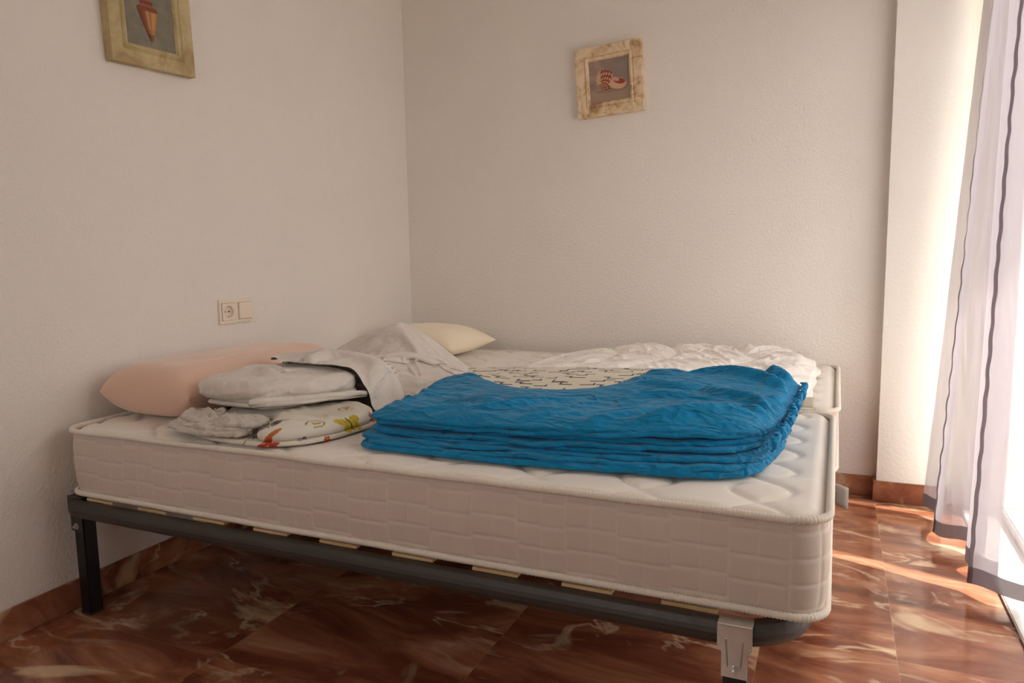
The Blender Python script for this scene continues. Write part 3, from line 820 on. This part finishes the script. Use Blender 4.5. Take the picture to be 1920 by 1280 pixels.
def lintop(x, y):
    back = max(0, (y+1.10)/.12)
    yn = float(np.interp(x, [.93, .955, 1.0, 1.08, 1.18, 1.30, 1.42, 1.465, 1.48], [-1.25, -1.25, -1.27, -1.35, -1.395, -1.41, -1.37, -1.24, -1.10]))
    under = min(1, max(0, (yn-.016-y)/.03))
    return zt+.0115+S(x, y)+.002*nz(x*14, y*14, 4)-.030*under-.020*back*back-.012*max(0, (.98-x)/.12)**2
V = []; F = []; MI = []
# outline of the flap in plan
def inside(x, y): 
    left = .905+.10*max(0, (-1.20-y))+.0*(y); 
    return left-.03*(y > -1.08) < x < 1.475+.006*nz(y*20, 2)
idx = {}
for j in range(ny+1):
    for i in range(nx+1):
        x, y = px0+i*gs, py0+j*gs
        if inside(x, y): idx[(i, j)] = len(V); V.append((x, y, lintop(x, y)))
for j in range(ny):
    for i in range(nx):
        k = [(i, j), (i+1, j), (i+1, j+1), (i, j+1)]
        if all(a in idx for a in k): F.append(tuple(idx[a] for a in k)); MI.append(1 if ink[j, i] else 0)
ln = link('printed_reverse', rel(V), F, [M_lining, M_ink], bd)
for p, mi in zip(ln.data.polygons, MI): p.material_index = mi
sm = ln.modifiers.new('s', 'SOLIDIFY'); sm.thickness = .0025; sm.offset = -1
ln['label'] = 'ivory reverse side with broken black line print'
tag(bd, 'bright blue folded duvet cover in thick wrinkled layers on the near mattress', 'duvet cover')

# ------------------------------------------------------------------ white quilt on the far mattress
V = []; F = []
def quilttop(x, y):
    left = min(1, max(0, (x-.86)/.35))
    return .010-.030*(1-left)**1.3+1.15*relief('quilt', (x-.87)/1.04, (y+.99)/.90)*(.6+.4*left)
qo = [(.875, -.62), (.90, -.30), (1.0, -.14), (1.45, -.10), (1.80, -.12), (1.895, -.30), (1.885, -.60), (1.880, -.925), (1.55, -.965), (1.20, -.975), (.98, -.93)]
for k, (z0_, t_, sh) in enumerate(((TOPZ, .020, 0), (TOPZ+.018, .022, .008))):
    ol = rpoly([(x+(-sh if x > 1.5 else sh), y+(sh if y < -.6 else -sh)) for x, y in qo], [.08, .1, .1, .1, .1, .08, .1, .05, .2, .2, .1], 760)
    ol = [p+n*(.010*nz(p.x*9, p.y*9, 3+k)+.004*nz(p.x*30, p.y*30, k)) for p, n in zip(ol, normals2(ol))]
    lf = lambda x: min(1, max(0, (x-.86)/.30))
    slab(ol, z0_, t_, 120 if k else 4, top=quilttop if k else None, edge=.07, cen=(1.4, -.53), V=V, F=F,
         bot=lambda x, y, z0_=z0_, k=k: z0_-(.014*(1-lf(x)) if k else 0)+.002*nz(x*12, y*12, k))
q = fixn(link('quilt', V, F, M_white)); tag(q, 'white crinkled quilt folded flat on the far mattress by the wall', 'quilt')
V = []; F = []
for j in range(5):
    for i in range(5): V.append((1.860+.035*i/4, -.985+.002*i, TOPZ+.004+.030*j/4))
for j in range(4):
    for i in range(4): a = j*5+i; F.append((a, a+1, a+6, a+5))
lb = link('care_label', V, F, M_lining, q); sm = lb.modifiers.new('s', 'SOLIDIFY'); sm.thickness = .0012

# ------------------------------------------------------------------ floral sheet under the grey one
def paint(o, fn):
    me = o.data; ca = me.color_attributes.new('paint', 'FLOAT_COLOR', 'POINT')
    buf = []
    for v in me.vertices: c = fn(v.co.x, v.co.y, v.co.z); buf.extend((c[0], c[1], c[2], 1))
    ca.data.foreach_set('color', buf)
def ell(x, y, cx, cy, a, b, r): c, s = math.cos(r), math.sin(r); X, Y = (x-cx)*c+(y-cy)*s, -(x-cx)*s+(y-cy)*c; return (X/a)**2+(Y/b)**2
motifs = []
FBASE = (.70, .655, .57)
def floral(x, y, z):
    u, v = .6*x+.8*y, 1.2*z-.8*x+.6*y      # cloth coordinates roll over the front edge
    col = FBASE
    for mx, my, kind, r, s in FM:
        dx, dy = u-mx, v-my
        if abs(dx) > .09 or abs(dy) > .09: continue
        c, q = math.cos(r), math.sin(r); X, Y = (dx*c+dy*q)/s, (-dx*q+dy*c)/s
        if kind == 'fly':
            for sg in (1, -1):
                if ell(X, Y, .018*sg, .010, .020, .012, .7*sg) < 1 or ell(X, Y, .013*sg, -.012, .013, .010, -.6*sg) < 1:
                    col = (.62, .46, .05) if (X*400 % 5) > 1.2 else (.40, .30, .06)
            if abs(X) < .0022 and abs(Y) < .02: col = (.12, .09, .03)
        if kind == 'red':
            for k in range(5):
                a = k*2*PI/5
                if ell(X, Y, .011*math.cos(a), .011*math.sin(a), .010, .006, a) < 1: col = (.50, .06, .035)
            if X*X+Y*Y < .004**2: col = (.65, .45, .05)
        if kind == 'leaf':
            if ell(X, Y, 0, 0, .05, .024, 0) < 1:
                n = nz(X*260, Y*260, 3); col = (.05, .04, .035) if n > .03 else ((.30, .27, .20) if n > -.2 else col)
            if abs(Y+.3*X) < .002 and abs(X) < .07: col = (.10, .07, .03)
        if kind == 'swirl':
            rr = math.hypot(X, Y); th = math.atan2(Y, X)
            if abs(rr-(.020+.004*th/PI)) < .0018 and th > -2.2: col = (.28, .20, .06)
            if ell(X, Y, .004, 0, .012, .005, .5) < 1 or ell(X, Y, -.004, .004, .009, .004, 2.2) < 1: col = (.50, .34, .05)
        if kind == 'curl':
            for sg in (1, -1):
                if abs(math.hypot(X-.006*sg, Y)-.005) < .0013: col = (.16, .12, .20)
        if kind == 'orange':
            if ell(X, Y, 0, 0, .030, .009, .3) < 1: col = (.45, .16, .04)
    return col
FM = [(-.822, -1.000, 'fly', .5, 1.15), (-.912, -1.004, 'swirl', 0, 1.0), (-.950, -1.055, 'curl', .2, 1.0), (-1.02, -.965, 'leaf', .35, .8), (-1.015, -1.02, 'orange', .3, .9),
      (-1.028, -1.052, 'red', 0, 1.3), (-.745, -.945, 'red', 1, .9), (-.890, -1.062, 'red', 1, .5), (-1.09, -1.03, 'leaf', 1.3, .7), (-.80, -.88, 'swirl', 2, 1.0), (-1.16, -.66, 'fly', 1, .6)]
V = []; F = []
fo = [(.375, -1.75), (.42, -1.80), (.55, -1.840), (.72, -1.848), (.80, -1.80), (.84, -1.72), (.858, -1.57), (.80, -1.50), (.45, -1.45)]
fo2 = [(.44, -1.68), (.63, -1.69), (.686, -1.77), (.692, -1.828), (.725, -1.842), (.797, -1.795), (.836, -1.72), (.853, -1.58), (.80, -1.50), (.55, -1.47)]
for k, (z0_, t_, oo) in enumerate(((TOPZ, .012, fo), (TOPZ+.009, .034, fo2))):
    ol = rpoly(oo, .035, 620)
    ol = [p+n*(.006*nz(p.x*10, p.y*10, 3+k)+.002*nz(p.x*30, p.y*30, k)) for p, n in zip(ol, normals2(ol))]
    slab(ol, z0_, t_, 60 if k else 30, top=(lambda x, y: .002+.5*relief('roll', (x-.5)/.4, (y+1.84)/.4)) if k else None, edge=.03, nrim=19, V=V, F=F,
         side=lambda x, y, z: .004*nz(x*12, y*12, z*30))
fs = fixn(link('floral_sheet', V, F, M_floral)); paint(fs, floral)
tag(fs, 'white sheet printed with yellow butterflies and flowers under the folded grey sheet', 'bed sheet')

# ------------------------------------------------------------------ frilled grey fitted sheet at the near corner of the pile
V = []; F = []
go = [(.360, -1.75), (.39, -1.815), (.47, -1.858), (.56, -1.864), (.655, -1.845), (.655, -1.79), (.60, -1.745), (.42, -1.735)]
def frill(x, y): return .003+1.15*relief('frill', (x-.34)/.36, (y+1.87)/.20)
for k, (z0_, t_) in enumerate(((TOPZ+.0155, .014), (TOPZ+.024, .014), (TOPZ+.032, .014))):
    ol = rpoly([(x+.012*k, y+.015*k) for x, y in go], .03, 560)
    ol = [p+n*(.010*nz(p.x*16, p.y*16, 3+k*2)+.005*nz(p.x*60, p.y*60, k)+.004*nz(p.x*95, p.y*95, 5+k)) for i, (p, n) in enumerate(zip(ol, normals2(ol)))]
    slab(ol, z0_, t_, 70, top=frill if k == 2 else None, edge=.03, nrim=9, V=V, F=F, side=lambda x, y, z: .004*nz(x*40, y*40, z*50),
         bot=lambda x, y, z0_=z0_, k=k: z0_+(.007*nz(x*14, y*14, k)+.004*nz(x*40, y*40, k))*(k > 0))
gf = fixn(link('fitted_sheet', V, F, M_grey2)); tag(gf, 'bunched greige fitted sheet with frilled elastic edge at the mattress front edge', 'fitted sheet')

# ------------------------------------------------------------------ folded grey sheet roll on top
V = []; F = []
zr = TOPZ+.048
ro = [(.390, -1.64), (.402, -1.735), (.50, -1.745), (.605, -1.735), (.684, -1.63), (.756, -1.485), (.62, -1.415), (.45, -1.41), (.405, -1.50)]
for k, (dz, t_, sh) in enumerate(((.030, .010, .028), (.038, .010, .010), (.0465, .010, .022), (.050, .055, 0))):
    cs = [(x+(sh if x < .42 else 0)+(.012 if k == 1 else 0), y+sh*(y < -1.6)) for x, y in ro]
    ol = rpoly(cs, [.05, .05, .1, .03, .1, .06, .1, .1, .1], 620)
    ol = [p+n*(.008*nz(p.x*7, p.y*7, 13+k*2)+.004*nz(p.x*22, p.y*22, k)) for p, n in zip(ol, normals2(ol))]
    slab(ol, zr-.022+dz, t_, 90 if k == 3 else 12, top=(lambda x, y: .006*nz(x*7, y*7, 8)+(1-.75*max(0, min(1, (y+1.62)/.12)))*relief('roll', (x-.36)/.45, (y+1.76)/.38)-.012*max(0, (x-.62)/.2)) if k == 3 else None, edge=.05, nrim=17, V=V, F=F,
         side=lambda x, y, z, k=k: .0045*fold(x*.8+y*.6, z*3, 2.2+k, 0, 7, 12, .8)+.002*nz(x*45, y*45, z*60),
         bot=lambda x, y, dz=dz, k=k: zr-.022+dz+((.004*nz(x*9, y*9, k)-.004*max(0, min(1, (x-.5)/.2))) if k else 0))
# the rolled hem curling out of the front corner
a0, a1 = Vector((.592, -1.738, TOPZ+.076)), Vector((.775, -1.49, TOPZ+.068)); ax = (a1-a0).normalized(); sd_ = ax.cross(Vector((0, 0, 1))); b0 = len(V); n1, n2 = 40, 44
for i in range(n1):
    t = i/(n1-1); c0 = a0.lerp(a1, t)+Vector((0, 0, .004*nz(t*5, 3)))
    for k in range(n2):
        f = k/(n2-1); a = f*2*PI*1.8; r = (.003+.0175*f)*(1-.55*t)*(.45+.55*min(1, t/.10))*(1+.12*nz(a*.6, t*4, 2))
        q = c0+sd_*(r*math.cos(a)*1.15)+Vector((0, 0, r*math.sin(a))); V.append(tuple(q))
for i in range(n1-1):
    for k in range(n2-1): a = b0+i*n2+k; F.append((a, a+1, a+n2+1, a+n2))
gr = fixn(link('folded_sheet', V, F, M_grey)); tag(gr, 'smooth light grey sheet folded in a thick roll on top of the floral sheet', 'bed sheet')

# ------------------------------------------------------------------ crumpled grey heap
_h = heap_sheet(); hny, hnx = _h.shape[:2]
V = [(float(p[0]), float(p[1]), float(p[2])+TOPZ+.003) for p in _h.reshape(-1, 3)]
F = [(j*hnx+i, j*hnx+i+1, (j+1)*hnx+i+1, (j+1)*hnx+i) for j in range(hny-1) for i in range(hnx-1)]
hp = fixn(link('crumpled_sheet', V, F, M_grey))
_m = hp.modifiers.new('relax', 'SMOOTH'); _m.factor = .5; _m.iterations = 1
_m = hp.modifiers.new('fine', 'SUBSURF'); _m.levels = 1; _m.render_levels = 2
tag(hp, 'crumpled light grey sheet heaped high beside the cream pillow', 'bed sheet')

# ------------------------------------------------------------------ pictures
def picture(name, loc, size, rz, tilt, fmat, shell, fw_, depth, label):
    """local x = right, z = up, -y = towards the room"""
    root = empty(name, loc); root.rotation_euler = (0, tilt, rz)
    h = size/2; i1 = h-fw_
    bm = bmesh.new()
    prof = [(h, 0), (h, -depth), (h-.004, -depth-.001), (h-fw_*.62, -depth+.001), (h-fw_*.70, -depth+.005), (h-fw_*.80, -depth-.001), (h-fw_*.92, -depth+.002), (i1, -depth+.009), (i1, 0)]
    rings = []
    for q, y in prof: rings.append([bm.verts.new((sx*q, y, sz*q)) for sx, sz in ((-1, -1), (1, -1), (1, 1), (-1, 1))])
    for a, b in zip(rings, rings[1:]+rings[:1]):
        for k in range(4): l = (k+1) % 4; bm.faces.new((a[k], a[l], b[l], b[k]))
    link_bm('frame', bm, fmat, root)
    n = 130; V = []; F = []
    for j in range(n+1):
        for i in range(n+1): V.append((-i1+2*i1*i/n, -depth+.010, -i1+2*i1*j/n))
    for j in range(n):
        for i in range(n): a = j*(n+1)+i; F.append((a, a+1, a+n+2, a+n+1))
    o = link('painting', V, F, M_canvas, root, smooth=False); paint(o, lambda x, y, z: shell(x/i1, z/i1))
    o['label'] = 'painted sea shell on a mottled grey ground'
    tag(root, label, 'picture'); return root
def shell_spiral(u, v):
    n = nz(u*2.5, v*2.5, 1); n2 = nz(u*9, v*9, 2)
    col = Vector((.33, .235, .20))*(1+.35*n+.12*n2)
    if u > .2: col = col.lerp(Vector((.25, .225, .20)), .6)
    if v < -.45: col = col.lerp(Vector((.42, .29, .19)), .6)
    if ell(u, v, .05, -.50, .80, .10, 0) < 1: col = col*.8
    # body whorl with brown checks
    if ell(u, v, -.20, .04, .52, .44, -.9) < 1:
        q = math.atan2(v+.15, u+.55); r = math.hypot(u+.75, v-.1)
        s = math.sin(r*26)*math.sin(q*17); col = Vector((.30, .085, .045)) if s > -.25 else Vector((.62, .42, .27))
        if u < -.42 and v > -.15: col = col.lerp(Vector((.72, .58, .36)), .5)
        if v < -.3: col = col*.8
    if ell(u, v, .42, -.22, .42, .27, -.15) < 1: col = Vector((.66, .40, .27))*(1-.5*max(0, v))
    if ell(u, v, .50, -.12, .30, .13, -.25) < 1: col = Vector((.32, .07, .045))
    if ell(u, v, .30, .00, .22, .09, -.4) < 1: col = Vector((.60, .33, .27))
    return col
def shell_conch(u, v):
    n = nz(u*2.5, v*2.5, 7); n2 = nz(u*9, v*9, 2)
    col = Vector((.235, .215, .165))*(1+.2*n+.1*n2)
    # body widens from the tip up to the shoulder, then a stepped spire
    t = (v+.80)/1.15; cx = .02-.10*t
    if 0 < t < 1: wd = .035+.44*t**.85*(1-.25*max(0, (t-.85)/.15)**2)
    elif 1 <= t < 1.5: wd = .30-.42*(t-1)+.03*math.sin(t*40)
    else: wd = 0
    if t > 0 and abs(u-cx) < wd:
        q = (u-cx)/wd; rib = .5+.5*math.sin(q*10+2.2)
        col = Vector((.20, .060, .045)).lerp(Vector((.50, .24, .085)), max(0, min(1, .55+.75*q)))
        col = col.lerp(Vector((.60, .38, .20)), .55*rib*(1 if -.2 < q < .75 and t > .35 else 0))
        if .88 < t < .96: col = Vector((.24, .09, .035))
        if t >= .96: col = Vector((.27, .085, .065))*(1+.35*math.sin(t*38))
        if t < .22: col = col*.6
        if abs(q) > .9: col = col*.75
    return col
picture('framed_picture', (1.0264, -.001, 1.6963), .2901, 0, -.058, M_fr_tan, shell_spiral, .058, .026, 'crooked square picture of a spiral shell on the back wall')
picture('framed_picture', (.001, -1.606+.148, 1.543+.150), .2966, PI/2, -.030, M_fr_olive, shell_conch, .062, .030, 'olive framed picture of a pointed shell cut off at the top, on the left wall')

# ------------------------------------------------------------------ socket and switch on the left wall
sk = empty('socket_and_switch', (0, -1.1712, .7873)); sk.rotation_euler = (0, 0, PI/2)   # local x runs along +y of the room, -y towards the room
bm = bmesh.new()
for b_ in ((-.076, .076, .0305, .041), (-.076, .076, -.041, -.0305), (-.076, -.0675, -.0305, .0305), (.0685, .076, -.0305, .0305), (-.0065, .0085, -.0305, .0305)):
    add_box(bm, b_[0], b_[1], -.010, 0, b_[2], b_[3], .0012)
link_bm('cover_plate', bm, M_plastic, sk)
N = 64; V = []; F = []
def sq_(a, h): c, s_ = math.cos(a), math.sin(a); k = h/max(abs(c), abs(s_)); return c*k, s_*k
for kind, r, y in (('s', .0298, -.001), ('s', .0298, -.0125), ('s', .0288, -.0132), ('c', .0212, -.0132), ('c', .0204, -.0128), ('c', .0198, -.0015), ('c', .0001, -.0015)):
    for i in range(N):
        a = 2*PI*(i+.5)/N; x, z = sq_(a, r) if kind == 's' else (r*math.cos(a), r*math.sin(a)); V.append((-.037+x, y, z))
for k in range(6):
    for i in range(N): j = (i+1) % N; F.append((k*N+i, k*N+j, (k+1)*N+j, (k+1)*N+i))
si = fixn(link('socket_insert', V, F, M_plastic, sk, smooth=False))
for dz in (.0095, -.0095):
    bm = bmesh.new(); add_cyl(bm, (-.037+dz, -.0010, 0), (0, -1, 0), .0032, .0012, 16); link_bm('pin_hole', bm, M_dark, si)
for s_ in (1, -1):
    bm = bmesh.new(); add_box(bm, -.0395, -.0345, -.0115, -.0015, s_*.0178-.0012, s_*.0178+.0012, .0004); link_bm('earth_contact', bm, M_zinc, si)
bm = bmesh.new(); add_box(bm, .0102, .0668, -.0150, -.002, -.0285, .0285, .0015); link_bm('switch_rocker', bm, M_plastic, sk)
bm = bmesh.new(); add_box(bm, .0080, .0690, -.004, -.001, -.0310, .0310); link_bm('switch_base', bm, M_plastic, sk)
tag(sk, 'ivory double wall plate with round socket and rocker switch above the pillow', 'wall socket')

# ------------------------------------------------------------------ sheer curtains
def curtain(name, top, bot, zt_, zb_, side_hem, label, seed, cols=260, rows=90):
    root = empty(name, (top[0][0], top[0][1], zb_)); O = root.location
    T = catmull([(x, y, 0) for x, y in top], cols, False); B = catmull([(x, y, 0) for x, y in bot], cols, False)
    def P(i, f, off=0):
        a, b = T[i], B[i]; g = f**1.0
        p = a.lerp(b, g)
        d = (T[min(i+1, cols-1)]-T[max(i-1, 0)]).lerp(B[min(i+1, cols-1)]-B[max(i-1, 0)], g).normalized(); n = Vector((-d.y, d.x, 0))
        w_ = .004*nz(i*.05+seed, f*3)+.0012*fold(i*.02, f*2.5, seed, .3, 3, 6)
        p = p+n*(w_+off); z = zt_+(zb_-zt_)*f + .004*math.sin(i*.09+seed)*f
        return Vector((p.x, p.y, z))-O
    def sheet(nm, i0, i1, f0, f1, off, mat, nr, par):
        V = []; F = []; W = i1-i0+1
        for r in range(nr+1):
            f = f0+(f1-f0)*r/nr
            for i in range(i0, i1+1):
                o_ = off
                if nm == 'side_hem': o_ -= .0016*(1+math.sin(f*170))+.0025*abs(nz(f*40, seed))
                V.append(P(i, f, o_))
        for r in range(nr):
            for i in range(W-1): a = r*W+i; F.append((a, a+1, a+W+1, a+W))
        return link(nm, V, F, mat, par)
    sheet('curtain_fabric', 0, cols-1, 0, 1, 0, M_sheer, rows, root)
    h = .045/(zt_-zb_)
    s = sheet('bottom_hem', 0, cols-1, 1-h, 1, -.0015, M_hem, 4, root); s['label'] = 'darker doubled bottom hem'
    if side_hem is not None:
        for (a, b) in side_hem:
            s = sheet('side_hem', a, b, 0, 1, -.002, M_hem, 300, root); s['label'] = 'dark puckered seam'
    tag(root, label, 'curtain'); return root
ZT, ZB = 2.40, .035
# paths given at z=1.8 and z=.04 are extended up to the rail
def ext(top, bot): k = (ZT-1.80)/(1.80-.04); return [(t[0]+(t[0]-b[0])*k, t[1]+(t[1]-b[1])*k) for t, b in zip(top, bot)]
At = [(2.358, -.12), (2.395, -.19), (2.362, -.30), (2.372, -.38), (2.405, -.44), (2.37, -.50), (2.41, -.58)]
Ab = [(2.250, -.17), (2.300, -.26), (2.260, -.44), (2.335, -.49), (2.385, -.57), (2.318, -.66), (2.385, -.76)]
curtain('curtain', ext(At, Ab), Ab, ZT, ZB, [(84, 89)], 'sheer mauve grey curtain hanging behind the other one, next to the column', 1.7)
Bt = [(2.383, -.60), (2.41, -.70), (2.425, -.82), (2.41, -.94), (2.43, -1.05), (2.415, -1.25), (2.43, -1.45), (2.41, -1.65)]
Bb = [(2.305, -.81), (2.364, -.875), (2.425, -.90), (2.415, -1.02), (2.425, -1.15), (2.41, -1.35), (2.425, -1.55), (2.40, -1.75)]
curtain('curtain', ext(Bt, Bb), Bb, ZT, ZB, [(0, 9)], 'sheer mauve grey curtain with dark puckered side hem at the right edge', 5.2)
cr_ = empty('curtain_rail', (2.37, -1.2, ZT)); bm = bmesh.new()
add_box(bm, -.012, .012, -1.15, 1.15, 0, .03, .002); link_bm('rail', bm, M_alu, cr_)
for y in (-1.1, 0, 1.1): box('wall_bracket', -.006, XR-2.37, y-.01, y+.01, .03, .04, M_alu, cr_)
tag(cr_, 'white curtain rail above the balcony door', 'curtain rail')
